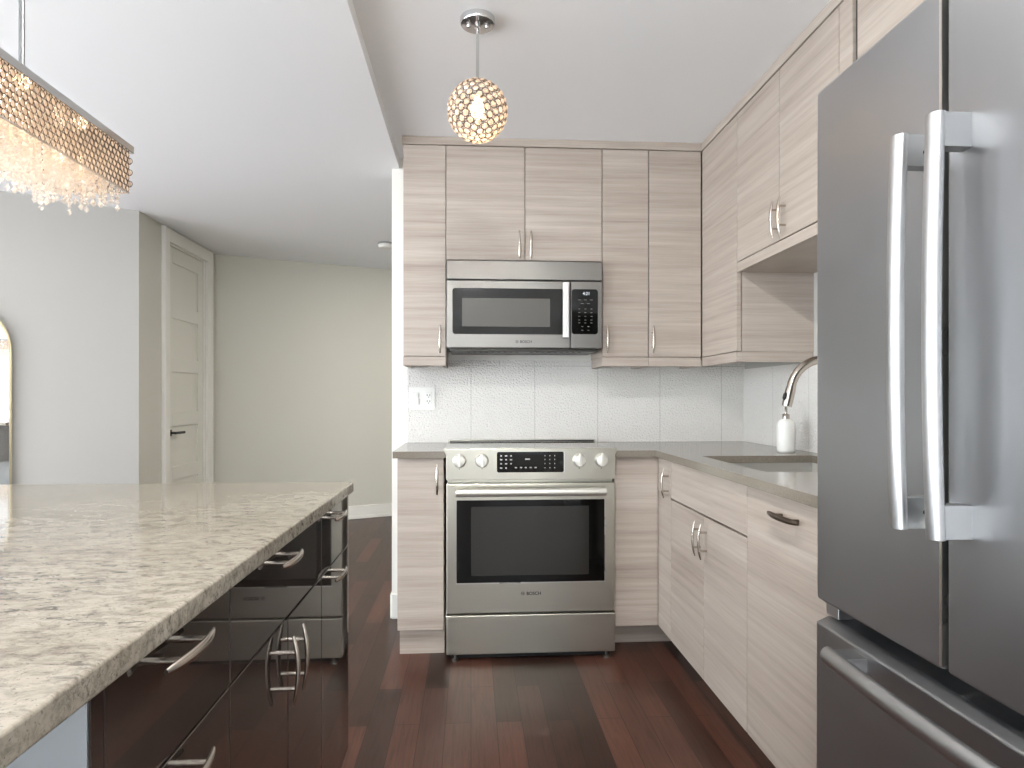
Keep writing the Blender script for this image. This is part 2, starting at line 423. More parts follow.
def downlight(a, b, label):  # trim ring that dresses the added fill lights as ceiling fittings
    bm = bmesh.new(); n = 32
    prof = [(.075, 0), (.092, 0), (.092, -.006), (.086, -.008), (.075, -.004)]
    rg = [[bm.verts.new((a + q * cos(2 * pi * k / n), b + q * sin(2 * pi * k / n), CZ + h)) for k in range(n)] for q, h in prof]
    for i in range(5):
        for k in range(n): bm.faces.new((rg[i][k], rg[i][(k + 1) % n], rg[(i + 1) % 5][(k + 1) % n], rg[(i + 1) % 5][k]))
    o = obj('added_fill_light', bm, WHITEP, smooth=30)
    tag(recenter(o, (a, b, CZ)), label, 'downlight')
downlight(*FILL[0], 'round fill light added in the kitchen ceiling over the aisle between island and refrigerator')
downlight(*FILL[1], 'round fill light added in the ceiling at the living-room end of the aisle')

# ------------------------------------------------------------------ upper cabinets
G = .002
def front_y(name, parent, x0, x1, z0, z1, yf, m=WOOD, th=.019):
    return B(name, m, parent, (x0 + G, x1 - G, yf, yf + th, z0 + G, z1 - G), bevel=.0012)
def front_x(name, parent, y0, y1, z0, z1, xf, m=WOOD, th=.019, g=G):
    return B(name, m, parent, (xf, xf + th, y0 + g, y1 - g, z0 + g, z1 - g), bevel=.0012)
UY, UZ0, UZD, UZ1 = 3.18, 1.328, 1.373, 2.405
NX, NY, NZ = (1, 0, 0), (0, 1, 0), (0, 0, 1); MX, MY = (-1, 0, 0), (0, -1, 0)
def upper_y(name, label, x0, x1, z0, doors, handles, rail=True):
    t = thing(name, label, 'cabinet', ((x0 + x1) / 2, KY, z0))
    zb = UZD if rail else z0
    B('body', WOODEDGE if False else WOOD, t, (x0, x1, UY + .021, KY, zb, UZ1 - .002))
    for i, (a, b) in enumerate(doors):
        d = front_y('door', t, a, b, zb, UZ1, UY)
        if i < len(handles) and handles[i]:
            hx, hz = handles[i]; pull(d, (hx, UY, hz), NZ, MY, .136)
    if rail: B('light_rail', WOOD, t, (x0 + .001, x1 - .001, UY, UY + .019, UZ0, UZD - .001), (x0 + .001, x0 + .02, UY + .019, KY - .0135, UZ0, UZD - .001), (x1 - .02, x1 - .001, UY + .019, KY - .0135, UZ0, UZD - .001), bevel=.0012)
    return t
upper_y('upper_cabinet', 'narrow ash-grained wall cabinet at the left end, left of the microwave', -.330, -.122, UZ0, [(-.330, -.122)], [(-.150, 1.456)])
upper_y('upper_cabinet', 'two-door ash-grained wall cabinet directly above the microwave', -.122, .649, 1.845, [(-.122, .265), (.265, .649)], [(.237, 1.92), (.293, 1.92)], rail=False)
upper_y('upper_cabinet', 'narrow ash-grained wall cabinet immediately right of the microwave', .649, .883, UZ0, [(.649, .883)], [(.673, 1.46)])
upper_y('upper_cabinet', 'ash-grained wall cabinet on the range wall filling in to the room corner', .883, 1.152, UZ0, [(.883, 1.152)], [(.902, 1.46)])
UX = 1.155
t = thing('upper_cabinet', 'handleless ash-grained corner cabinet with blank side facing the sink', 'cabinet', (KX, 3.1, UZ0))
B('body', WOOD, t, (UX + .023, KX, 2.752, KY, UZD, UZ1 - .002))
front_x('door', t, 2.752, UY - .001, UZD, UZ1, UX)
B('light_rail', WOOD, t, (UX, UX + .019, 2.752, UY - .001, UZ0, UZD - .001), (UX + .019, KX - .002, 2.752, 2.771, UZ0, UZD - .001), bevel=.0012)
t = thing('upper_cabinet', 'short two-door ash-grained wall cabinet hung high above the sink', 'cabinet', (KX, 2.36, 1.717))
B('body', WOOD, t, (UX + .021, KX, 1.969, 2.752, 1.742, UZ1 - .002))
for a, b, hy in ((2.363, 2.752, 2.372), (1.969, 2.363, 2.316)):
    d = front_x('door', t, a, b, 1.760, UZ1, UX); pull(d, (UX, hy, 1.842), NZ, MX, .136)
B('bottom_rail', WOOD, t, (UX, UX + .019, 1.969, 2.751, 1.717, 1.758), (UX + .019, KX, 1.969, 2.751, 1.717, 1.741), bevel=.0012)
t = thing('upper_cabinet', 'ash-grained cabinet above the refrigerator', 'cabinet', (KX, 1.3, 1.9))
B('body', WOOD, t, (UX + .021, KX, .55, 1.969, 1.90, UZ1 - .002))
B('filler', WOOD, t, (UX, UX + .019, 1.897, 1.967, 1.87, UZ1 - .002), bevel=.0012)
B('reveal_shade', DARK, t, (UX + .012, UX + .022, 1.872, 1.898, 1.87, UZ1 - .002))  # dark strip standing in for the shade inside the gap
for a, b in ((1.22, 1.874), (.56, 1.22)): front_x('door', t, a, b, 1.87, UZ1, UX)
o = B('crown_moulding', WOOD, None, (-.334, UX, UY - .004, KY, UZ1 + .002, CZ), (UX - .004, KX, .55, KY, UZ1 + .002, CZ), bevel=.001)
tag(recenter(o, (.5, 3.3, UZ1)), 'flat ash-grained crown strip between the wall cabinets and the ceiling', 'moulding')

# ------------------------------------------------------------------ base cabinets
BY, BX, BZ0, BZ1 = 2.93, .858, .125, .901
t = thing('base_cabinet', 'narrow ash-grained base cabinet at the left end, left of the range', 'cabinet', (-.23, 3.2, 0))
B('body', WOOD, t, (-.331, -.122, BY + .021, KY - .001, BZ0, BZ1))
d = front_y('door', t, -.331, -.122, BZ0, BZ1, BY); pull(d, (-.151, BY, .806), NZ, MY, .136)
B('toe_kick', WOOD, t, (-.325, -.122, 2.99, 3.01, 0, BZ0 - .001))
t = thing('base_cabinet', 'ash-grained corner base cabinet, right of the range, with blank front and slim side door', 'cabinet', (.9, 3.2, 0))
B('body', WOOD, t, (.660, KX - .001, BY + .021, KY - .001, BZ0, BZ1), (BX + .021, KX - .001, 2.738, BY + .021, BZ0, BZ1))
B('filler', WOOD, t, (.654, BX - .001, BY, BY + .019, BZ0, BZ1 - .001), bevel=.0012)
d = front_x('door', t, 2.738, BY, BZ0, BZ1, BX); pull(d, (BX, 2.772, .797), NZ, MX, .125)
B('toe_kick', WOOD, t, (.654, .985, 3.065, 3.085, 0, BZ0 - .001), (.968, .985, 2.738, 3.065, 0, BZ0 - .001))
t = thing('base_cabinet', 'ash-grained sink base cabinet with false drawer front and two doors', 'cabinet', (1.15, 2.35, 0))
B('body', WOOD, t, (BX + .021, KX - .001, 1.969, 2.737, BZ0, .66), (BX + .021, KX - .001, 1.969, 1.985, .66, BZ1), (BX + .021, KX - .001, 2.721, 2.737, .66, BZ1), (BX + .021, BX + .035, 1.985, 2.721, .66, BZ1))
front_x('drawer_front', t, 1.969, 2.737, .738, BZ1, BX)
for a, b, hy in ((2.345, 2.737, 2.378), (1.969, 2.345, 2.315)):
    d = front_x('door', t, a, b, BZ0, .734, BX, g=.0018); pull(d, (BX, hy, .645), NZ, MX, .13)
B('toe_kick', WOOD, t, (.968, .985, 1.969, 2.737, 0, BZ0 - .001))
t = thing('base_cabinet', 'ash-grained base cabinet beside the refrigerator with one full-height front and horizontal pull', 'cabinet', (1.15, 1.66, 0))
B('body', WOOD, t, (BX + .021, KX - .001, 1.372, 1.968, BZ0, BZ1))
d = front_x('door', t, 1.372, 1.968, BZ0, BZ1, BX); pull(d, (BX, 1.695, .847), NY, MX, .17, NICKEL_DARK, r=.007)
B('toe_kick', WOOD, t, (.968, .985, 1.372, 1.968, 0, BZ0 - .001))

# countertop (L shape with undermount sink cut-out)
SX0, SX1, SY0, SY1 = .945, 1.41, 2.03, 2.604
CT0, CT1 = .902, .932
def panel_z(bm, x0, x1, y0, y1): bx(bm, x0, x1, y0, y1, CT0, CT1)
bm = bmesh.new()
panel_z(bm, -.347, -.113, 2.90, KY - .0125)
for a in ((.652, KX - .0125, 2.90, KY - .0125), (.838, KX - .0125, SY1, 2.90), (.838, SX0, SY0, SY1), (SX1, KX - .0125, SY0, SY1), (.838, KX - .0125, 1.370, SY0)):
    panel_z(bm, *a)
panel_z(bm, -.113, .652, 3.445, KY - .0125)
tag(recenter(obj('countertop', bm, QUARTZ), (.8, 3.2, CT0)), 'polished taupe quartz worktop running from the range round to the refrigerator', 'countertop')
# backsplash
bm = bmesh.new(); bx(bm, -.337, KX, KY - .012, KY - .0005, CT1, 1.372)
tag(recenter(obj('tile_backsplash', bm, TILE), (0, 3.468, 0)), 'embossed white tile backsplash behind the range', 'backsplash')
bm = bmesh.new(); bx(bm, KX - .012, KX - .0005, 1.372, KY - .0125, CT1, 1.327)
tag(recenter(obj('tile_backsplash', bm, TILE), (KX, 3.468, 0)), 'embossed white tile backsplash on the side wall behind the faucet', 'backsplash')

# sink
t = thing('sink', 'stainless undermount sink set into the taupe worktop beside the refrigerator', 'sink', ((SX0 + SX1) / 2, (SY0 + SY1) / 2, .70))
bm = bmesh.new(); T = .002; zb = .71; e = .006
bx(bm, SX0 - e, SX1 + e, SY0 - e, SY1 + e, zb - T, zb)
bx(bm, SX0 - e - T, SX0 - e, SY0 - e, SY1 + e, zb, CT0); bx(bm, SX1 + e, SX1 + e + T, SY0 - e, SY1 + e, zb, CT0)
bx(bm, SX0 - e, SX1 + e, SY0 - e - T, SY0 - e, zb, CT0); bx(bm, SX0 - e, SX1 + e, SY1 + e, SY1 + e + T, zb, CT0)
obj('basin', bm, mat('satin_sink_steel', srgb(205, 203, 198), .5, .85), t)
bm = bmesh.new(); lathe(bm, [(.045, 0), (.045, .003), (.035, .004), (.02, .001)], ((SX0 + SX1) / 2, 2.32, zb), 24); obj('drain', bm, CHROME, t, smooth=40)
# faucet
FY = 2.32
t = thing('faucet', 'brushed nickel gooseneck pull-down faucet behind the sink', 'faucet', (1.450, FY, CT1))
bm = bmesh.new(); lathe(bm, [(.028, 0), (.028, .008), (.022, .012), (.019, .05)], (1.450, FY, CT1), 24); obj('base', bm, NICKEL, t, smooth=40)
pts = [(1.450, FY, .94), (1.450, FY, 1.10), (1.450, FY, 1.185)]
for i in range(1, 17):
    a = pi * i / 16 * .955; pts.append((1.300 + (.150 if cos(a) > 0 else .124) * cos(a), FY, 1.188 + .124 * sin(a)))
bm = bmesh.new(); tube(bm, pts, .0160, 16, up=(0, 1, 0)); obj('neck', bm, NICKEL, t, smooth=50)
d = (Vector(pts[-1]) - Vector(pts[-2])).normalized(); p0 = Vector(pts[-1]); 
bm = bmesh.new(); tube(bm, [p0 - d * .004, p0 + d * .01, p0 + d * .050, p0 + d * .068], [.0170, .0180, .0185, .0175], 16, up=(0, 1, 0)); hd = obj('spray_head', bm, NICKEL, t, smooth=50)
bm = bmesh.new(); q = p0 + d * .03 + Vector((-.019, -.006, 0)); tube(bm, [q - d * .014, q - d * .008, q + d * .008, q + d * .014], [.003, .007, .007, .003], 10); obj('button', bm, BLACK, hd, smooth=50)
bm = bmesh.new(); cyl(bm, (1.450, FY, 1.0), (1.450, FY - .05, 1.0), .011, 16); tube(bm, [(1.450, FY - .045, 1.0), (1.44, FY - .06, 1.04), (1.43, FY - .07, 1.08)], [.007, .006, .005], 10); obj('lever', bm, NICKEL, t, smooth=50)
# soap dispenser
bxx, byy = 1.376, 2.755
t = thing('soap_dispenser', 'round-shouldered white soap bottle with metal neck on the worktop below the faucet', 'soap dispenser', (bxx, byy, CT1))
bm = bmesh.new(); lathe(bm, [(.030, 0), (.036, .004), (.0385, .014), (.0385, .115), (.036, .130), (.028, .141), (.016, .146)], (bxx, byy, CT1), 32); obj('bottle', bm, WHITEC, t, smooth=45)
bm = bmesh.new(); lathe(bm, [(.015, .146), (.015, .166), (.013, .168), (.006, .170), (.006, .205), (.008, .207), (.008, .222), (.004, .224)], (bxx, byy, CT1), 20)
tube(bm, [(bxx, byy, CT1 + .215), (bxx, byy - .03, CT1 + .215), (bxx, byy - .042, CT1 + .207)], [.006, .005, .004], 8)
obj('pump', bm, NICKEL, t, smooth=45)
# outlet plate
PYs = KY - .012
t = thing('outlet_plate', 'white two-gang switch and outlet plate on the backsplash left of the range', 'outlet', (-.258, PYs, 1.167))
bm = bmesh.new(); prism(bm, rrect(-.326, -.191, 1.106, 1.228, .006), 'y', PYs - .006, PYs); obj('cover_plate', bm, WHITEP, t, bevel=.0015)
B('switch', WHITEP, t, (-.310, -.278, PYs - .011, PYs - .005, 1.133, 1.201), bevel=.0015)
rc = B('receptacle', WHITEP, t, (-.242, -.208, PYs - .009, PYs - .005, 1.133, 1.201), bevel=.0015)
bm = bmesh.new()
for zc in (1.152, 1.184):
    for dx in (-.007, .007): bx(bm, -.225 + dx - .0015, -.225 + dx + .0015, PYs - .0095, PYs - .008, zc - .004, zc + .006)
    cyl(bm, (-.225, PYs - .0095, zc - .009), (-.225, PYs - .008, zc - .009), .0025, 8)
obj('socket_holes', bm, PRINT, rc)
B('night_light_strip', PRINT, t, (-.2725, -.2705, PYs - .0068, PYs - .005, 1.135, 1.165))

# ------------------------------------------------------------------ microwave
MWY = 3.13
def logo(parent, x, y, z, h):
    """ring-and-armature mark followed by the brand word, as on the appliance"""
    bm = bmesh.new(); n = 28; R = h * .5; cx = x + R
    for k in range(n):
        a0, a1 = 2 * pi * k / n, 2 * pi * (k + 1) / n
        v = [bm.verts.new((cx + r * cos(a), y, z + r * sin(a))) for r, a in ((R, a0), (R, a1), (R * .8, a1), (R * .8, a0))]; bm.faces.new(v)
    bx(bm, cx - R * .45, cx - R * .25, y, y + .0003, z - R * .6, z + R * .6); bx(bm, cx + R * .25, cx + R * .45, y, y + .0003, z - R * .6, z + R * .6)
    bx(bm, cx - R * .25, cx + R * .25, y, y + .0003, z - R * .12, z + R * .12)
    obj('logo_mark', bm, PRINT, parent)
    text('logo_lettering', 'BOSCH', h * 1.22, PRINT, parent, (x + h * 1.5, y, z - h * .42), (pi / 2, 0, 0), bold=h * .02)
t = thing('microwave', 'stainless over-the-range microwave with dark door window and keypad', 'microwave', (.262, 3.3, 1.41))
B('casing', BLACK, t, (-.115, .638, MWY + .02, KY - .013, 1.415, 1.840))
B('top_grille', MWSTEEL, t, (-.117, .640, MWY, MWY + .022, 1.742, 1.834), bevel=.003)
dr = B('door', MWSTEEL, t, (-.117, .482, MWY, MWY + .022, 1.412, 1.738), bevel=.003)
bm = bmesh.new(); prism(bm, rrect(-.089, .450, 1.478, 1.700, .014), 'y', MWY - .0012, MWY + .001); w = obj('door_glass', bm, mat('smoked_glass', srgb(26, 25, 22), .1, 0, Specular_IOR_Level=.35), dr)
bm = bmesh.new(); prism(bm, rrect(-.043, .383, 1.515, 1.652, .004), 'y', MWY - .0018, MWY - .0005); obj('window', bm, GREYG, dr)
bm = bmesh.new(); prism(bm, [(.441, MWY - .020), (.446, MWY - .032), (.470, MWY - .032), (.475, MWY - .020)], 'z', 1.462, 1.728)
bx(bm, .447, .469, MWY - .024, MWY + .002, 1.475, 1.500); bx(bm, .447, .469, MWY - .024, MWY + .002, 1.690, 1.715)
obj('handle', bm, mat('white_metal_handle', srgb(226, 226, 222), .3, .6), dr, bevel=.002)
cp = B('control_panel', MWSTEEL, t, (.485, .640, MWY, MWY + .022, 1.412, 1.738), bevel=.003)
bm = bmesh.new(); prism(bm, rrect(.489, .618, 1.481, 1.700, .014), 'y', MWY - .0012, MWY + .001); obj('keypad', bm, BLACKG, cp)
text('clock_display', '4:21', .021, DIGIT, cp, (.543, MWY - .0014, 1.672), (pi / 2, 0, 0), bold=.0001)
DIM = mat('dim_legend', srgb(120, 120, 114), .5)
bm = bmesh.new()
rows = [(1.648, 3), (1.630, 2), (1.604, 3), (1.586, 3), (1.568, 3), (1.550, 3), (1.536, 3), (1.518, 2), (1.500, 2)]
for z, n in rows:
    if abs(z - 1.604) < .001: obj('keypad_print', bm, DIM, cp); bm = bmesh.new()
    for i in range(n):
        x = .556 + (i - (n - 1) / 2) * .030; wd = .007 if z > 1.62 else .0045
        bx(bm, x - wd, x + wd, MWY - .0016, MWY - .0005, z - .0012, z + .0012)
obj('keypad_print', bm, DIM, cp)
logo(dr, .215, MWY - .0005, 1.443, .0145)
bm = bmesh.new()
bx(bm, -.10, .62, MWY + .03, KY - .05, 1.398, 1.4149)
for i in range(9): bx(bm, -.02 + i * .03, -.006 + i * .03, MWY + .06, KY - .1, 1.395, 1.398); bx(bm, .29 + i * .03, .304 + i * .03, MWY + .06, KY - .1, 1.395, 1.398)
obj('underside_vent', bm, mat('dark_vent_metal', srgb(74, 72, 68), .35, .9), t, bevel=.001)

# ------------------------------------------------------------------ range
RY, RX0, RX1 = 2.885, -.110, .649
t = thing('range', 'stainless slide-in electric range with four knobs under the microwave', 'stove', (.27, 3.15, 0))
B('casing', STEEL, t, (RX0 + .004, RX1 - .004, RY + .045, 3.44, .045, .93))
bm = bmesh.new()
prism(bm, [(RX0 - .012, .944), (RX1 + .010, .944), (RX1 + .010, .937), (RX1, .915), (RX1, .805), (RX0, .805), (RX0, .915), (RX0 - .012, .937)], 'y', RY, RY + .05)
cpn = obj('control_panel', bm, STEEL, t, bevel=.002)
bm = bmesh.new(); prism(bm, rrect(.115, .415, .838, .930, .008), 'y', RY - .0022, RY + .001); dp = obj('display', bm, BLACKG, cpn)
B('display_bezel', STEELB, cpn, (.4155, .4195, RY - .003, RY + .001, .838, .928))
bm = bmesh.new()
for i, x in enumerate((.134, .156, .178)):
    for j, z in enumerate((.912, .895, .877, .858)):
        if i == 2 and j == 3: continue
        w_ = .0035 + .0015 * ((i + j) % 2); bx(bm, x - w_, x + w_, RY - .0028, RY - .0015, z - .0028, z + .0028)
obj('button_print', bm, LEGEND, dp); bm = bmesh.new()
for x in (.200, .223, .244, .266, .288): bx(bm, x - .0045, x + .0045, RY - .0028, RY - .0015, .857, .862)
obj('button_print', bm, LEGEND, dp); bm = bmesh.new()
for x in (.308, .330, .352, .374):
    for z in (.912, .895, .877, .858):
        if x > .32: bx(bm, x - .0015, x + .0015, RY - .0028, RY - .0015, z - .0025, z + .0025)
obj('button_print', bm, LEGEND, dp); bm = bmesh.new(); bx(bm, .241, .263, RY - .0024, RY - .0015, .894, .900)
obj('display_print', bm, LEGEND, dp)
for kx in (-.051, .049, .485, .585):
    bm = bmesh.new(); lathe(bm, [(.031, 0), (.031, -.004), (.028, -.006), (.0265, -.024), (.024, -.028), (.008, -.030)], (kx, RY, .891), 36, 'y')
    prism(bm, [(kx - .007, .866), (kx + .007, .866), (kx + .006, .922), (kx, .925), (kx - .006, .922)], 'y', RY - .040, RY - .022)
    kb = obj('knob', bm, mat('knob_metal', srgb(222, 220, 212), .35, .65), cpn, bevel=.0015, smooth=40)
    B('knob_index', PRINT, kb, (kx - .002, kx + .002, RY - .0012, RY, .853, .857))
# cooktop and rear trim
B('cooktop', COOKG, t, (RX0 - .010, RX1 + .008, RY + .05, 3.40, .9325, .9405), bevel=.002)
B('front_trim', STEELB, t, (RX0 - .011, RX1 + .009, RY + .042, RY + .052, .9325, .9445))
bm = bmesh.new(); bx(bm, RX0 - .010, RX1 + .008, 3.40, 3.46, .9325, .950); obj('rear_trim', bm, STEEL, t, bevel=.002)
B('rear_vent', BLACK, t, (RX0 + .0, RX1 - .0, 3.398, 3.4005, .9415, .9475))
for cx_, cy_, r_ in ((.06, 3.06, .10), (.46, 3.06, .085), (.06, 3.28, .075), (.46, 3.28, .105)):
    bm = bmesh.new()
    for k in range(48):
        a0, a1 = 2 * pi * k / 48, 2 * pi * (k + 1) / 48
        bm.faces.new([bm.verts.new((cx_ + rr * cos(a), cy_ + rr * sin(a), .9408)) for rr, a in ((r_, a0), (r_, a1), (r_ - .002, a1), (r_ - .002, a0))])
    obj('burner_ring', bm, LEGEND, t)
# oven door
dr = B('oven_door', STEEL, t, (RX0 + .001, RX1 - .001, RY - .003, RY + .042, .212, .789), bevel=.004)
bm = bmesh.new(); prism(bm, rrect(-.064, .599, .349, .716, .004), 'y', RY - .005, RY - .002); obj('door_glass', bm, BLACKG, dr)
bm = bmesh.new(); prism(bm, rrect(0.0, .528, .380, .687, .004), 'y', RY - .0056, RY - .0042); obj('window', bm, OVENG, dr)
B('glass_trim', STEELB, dr, (-.067, .602, RY - .0058, RY - .002, .344, .3485), (.5995, .602, RY - .0058, RY - .002, .349, .716))
bm = bmesh.new(); tube(bm, [(-.066, RY - .048, .756), (.598, RY - .048, .756)], .0185, 24)
for hx in (-.045, .577): bx(bm, hx - .012, hx + .012, RY - .048, RY - .002, .744, .768)
obj('handle', bm, mat('pale_handle_metal', srgb(222, 220, 212), .35, .8), dr, bevel=.002, smooth=40)
logo(dr, .222, RY - .0035, .298, .0165)
B('storage_drawer', STEEL, t, (RX0 + .001, RX1 - .001, RY - .003, RY + .042, .030, .204), bevel=.004)
B('kick_plate', BLACK, t, (RX0 + .02, RX1 - .02, RY + .028, 3.40, .006, .045))
for fx in (-.07, .61):
    bm = bmesh.new(); lathe(bm, [(.014, 0), (.014, .008), (.006, .010), (.006, .045)], (fx, RY + .012, 0), 16); obj('levelling_foot', bm, mat('foot_metal', srgb(120, 118, 112), .4, .9), t, smooth=40)

# ------------------------------------------------------------------ refrigerator
FX = .75; FYL, FYS, FYR = 1.366, .985, .61
t = thing('refrigerator', 'tall grey stainless french-door refrigerator with bottom freezer drawer', 'refrigerator', (1.1, .98, 0))
B('casing', mat('fridge_side_grey', srgb(92, 93, 95), .45, .2), t, (FX + .075, KX - .02, FYR, FYL, .03, 1.815))
FT, FB, ZT = 1.832, .735, .697
def fdoor(name, y0, y1, z0, z1):
    return B(name, FRIDGE, t, (FX, FX + .068, y0, y1, z0, z1), bevel=.006)
ld = fdoor('door', FYS + .003, FYL, FB, FT); rd = fdoor('door', FYR, FYS - .007, FB, FT)
B('edge_trim', STEELB, ld, (FX - .0008, FX + .01, FYS + .003, FYS + .009, FB + .006, FT - .006))
B('gasket', GASKET, t, (FX + .06, FX + .0745, FYR + .01, FYL - .01, .70, 1.82), (FX + .03, FX + .06, FYS - .0025, FYS + .0025, FB, FT))
bm = bmesh.new(); prism(bm, [(FX + .006, .07), (FX + .068, .07), (FX + .068, ZT + .012), (FX + .028, ZT), (FX, ZT - .012), (FX, .078)], 'y', FYR, FYL)
fz = obj('freezer_drawer', bm, FRIDGE, t, bevel=.003)
B('hinge_cover', FHANDLE, t, (FX + .02, FX + .06, FYL - .05, FYL - .004, ZT + .006, FB - .004), bevel=.002)
def fhandle(parent, y, screws):
    zb, zt = .956, 1.600; bm = bmesh.new(); pts = []; n = 24
    for i in range(n + 1):
        s = -1 + 2 * i / n; pts.append((FX - .048 - .007 * (1 - s * s), y, zb + (zt - zb) * i / n))
    # flattened bow bar with D-shaped section
    tube(bm, pts, .0155, 16, flat=(.75, 1.0), up=(1, 0, 0))
    for z0, z1 in ((zb, zb + .054), (zt - .054, zt)): bx(bm, FX - .047, FX + .002, y - .012, y + .012, z0 + .001, z1 - .001)
    h = obj('handle', bm, FHANDLE, parent, smooth=40, bevel=.001)
    if screws:
        for z in (zt - .030, zb + .028):
            bm = bmesh.new(); cyl(bm, (FX - .012, y - .0135, z), (FX - .012, y - .0115, z), .004, 12); obj('set_screw', bm, BLACK, h, smooth=40)
fhandle(ld, 1.022, True); fhandle(rd, .938, False)
bm = bmesh.new(); pts = [(FX - .048 - .007 * (1 - (-1 + 2 * i / 20) ** 2), 1.238 - (1.238 - .70) * i / 20, .662) for i in range(21)]
tube(bm, pts, .0180, 16, flat=(1, .8), up=(0, 0, 1))
for y0 in (1.184, .70): bx(bm, FX - .052, FX + .002, y0, y0 + .052, .649, .675)
obj('handle', bm, FHANDLE, fz, smooth=40, bevel=.001)
B('toe_grille', BLACK, t, (FX + .05, FX + .09, FYR + .02, FYL - .02, .012, .065))
for fy in (FYR + .05, FYL - .05):
    for fx in (.86, 1.3):
        bm = bmesh.new(); cyl(bm, (fx, fy, 0), (fx, fy, .032), .02, 16); obj('foot', bm, BLACK, t)

# ------------------------------------------------------------------ island
IX, IY0, IY1, IZ = -.337, .598, 1.811, .909
ZL = .767
def island_cab(label, y0, y1, loc):
    t = thing('island_cabinet', label, 'cabinet', loc, None)
    B('body', ISL, t, (-1.02, IX - .021, y0 + .0005, y1 - .0005, .205, IZ))
    B('toe_kick', DARK, t, (-.97, IX - .07, y0 + .0005, y1 - .0005, 0, .204))
    return t
def ifront(name, t, y0, y1, z0, z1):
    g = .0016
    return B(name, ISL, t, (IX - .02, IX, y0 + g, y1 - g, z0 + g, z1 - g), bevel=.0014)
t = island_cab('nearest espresso gloss island cabinet, with stacked drawers', .619, .931, (-.7, .775, 0))
B('end_panel', ISL, t, (-1.02, IX, .598, .618, 0, IZ), bevel=.001)
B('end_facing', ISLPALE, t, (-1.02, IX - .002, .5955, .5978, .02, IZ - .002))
d = ifront('drawer', t, .619, .931, ZL, IZ); pull(d, (IX, .762, .883), NY, NX, .125, proj=.026)
d = ifront('drawer', t, .619, .931, .49, ZL); pull(d, (IX, .762, .735), NY, NX, .125, proj=.026)
ifront('drawer', t, .619, .931, .205, .49)
t = island_cab('middle espresso gloss island cabinet, one drawer above a pair of doors', .931, 1.487, (-.7, 1.209, 0))
d = ifront('drawer', t, .931, 1.487, ZL, IZ); pull(d, (IX, 1.182, .883), NY, NX, .125, proj=.026)
d = ifront('door', t, .931, 1.219, .205, ZL); pull(d, (IX, 1.187, .680), NZ, NX, .125, proj=.026)
d = ifront('door', t, 1.219, 1.487, .205, ZL); pull(d, (IX, 1.252, .680), NZ, NX, .125, proj=.026)
t = island_cab('farthest espresso gloss island cabinet, at the hall end, with two horizontal pulls', 1.487, 1.811, (-.7, 1.65, 0))
d = ifront('drawer', t, 1.487, 1.811, ZL, IZ); pull(d, (IX, 1.61, .883), NY, NX, .125, proj=.026)
d = ifront('door', t, 1.487, 1.811, .205, ZL); pull(d, (IX, 1.61, .740), NY, NX, .125, proj=.026)
bm = bmesh.new(); bx(bm, -1.52, -.325, .05, 1.825, .9095, .9375)
o = obj('granite_worktop', bm, GRANITE, None, bevel=.0035, seg=3)
tag(recenter(o, (-.9, .95, .9095)), 'cream speckled granite slab covering the island', 'countertop')

# ------------------------------------------------------------------ globe pendant over the kitchen floor
def fib(n):
    for i in range(n):
        z = 1 - 2 * (i + .5) / n; a = i * pi * (3 - sqrt(5)); r = sqrt(1 - z * z); yield Vector((r * cos(a), r * sin(a), z))
def ring(bm, c, n, R, r, seg=10, ms=4):
    n = Vector(n).normalized(); u = n.orthogonal().normalized(); w = n.cross(u); g = []
    for i in range(seg):
        a = 2 * pi * i / seg; d = u * cos(a) + w * sin(a)
        g.append([bm.verts.new(c + d * (R + r * cos(2 * pi * j / ms)) + n * r * sin(2 * pi * j / ms)) for j in range(ms)])
    for i in range(seg):
        for j in range(ms): bm.faces.new((g[i][j], g[(i + 1) % seg][j], g[(i + 1) % seg][(j + 1) % ms], g[i][(j + 1) % ms]))
def gem(bm, c, n, R, h):
    n = Vector(n).normalized(); u = n.orthogonal().normalized(); w = n.cross(u); k = 8
    a = [bm.verts.new(c + (u * cos(2 * pi * i / k) + w * sin(2 * pi * i / k)) * R) for i in range(k)]
    b = [bm.verts.new(c + (u * cos(2 * pi * i / k) + w * sin(2 * pi * i / k)) * R * .55 + n * h) for i in range(k)]
    f = [bm.verts.new(c + (u * cos(2 * pi * i / k) + w * sin(2 * pi * i / k)) * R * .55 - n * h) for i in range(k)]
    for i in range(k):
        j = (i + 1) % k; bm.faces.new((a[i], a[j], b[j], b[i])); bm.faces.new((a[j], a[i], f[i], f[j]))
    bm.faces.new(b); bm.faces.new(f[::-1])
def plight(name, loc, w, col=(1, .72, .45), r=.02):
    l = bpy.data.lights.new(name, 'POINT'); l.energy = w; l.color = col; l.shadow_soft_size = r
    o = bpy.data.objects.new(name, l); COL.objects.link(o); o.location = loc; return o
PX, PY, PZ = .022, 2.183, 2.135
t = thing('pendant_light', 'round crystal-beaded globe pendant hanging on a chrome rod from the kitchen ceiling', 'pendant light', (PX, PY, CZ))
bm = bmesh.new(); lathe(bm, [(.059, 0), (.059, -.014), (.056, -.020), (.010, -.021), (.010, -.030), (.006, -.034)], (PX, PY, CZ), 40); cn = obj('canopy', bm, CHROME, t, smooth=40)
for sx in (-.03, .03):
    bm = bmesh.new(); lathe(bm, [(.006, -.020), (.006, -.024), (.008, -.026), (.006, -.032), (.002, -.034)], (PX + sx, PY - .004, CZ), 14); obj('canopy_screw', bm, CHROME, cn, smooth=40)
bm = bmesh.new(); cyl(bm, (PX, PY, CZ - .03), (PX, PY, PZ + .05), .0052, 14); obj('rod', bm, CHROME, t, smooth=40)
bm = bmesh.new(); bc = bmesh.new(); C0 = Vector((PX, PY, PZ))
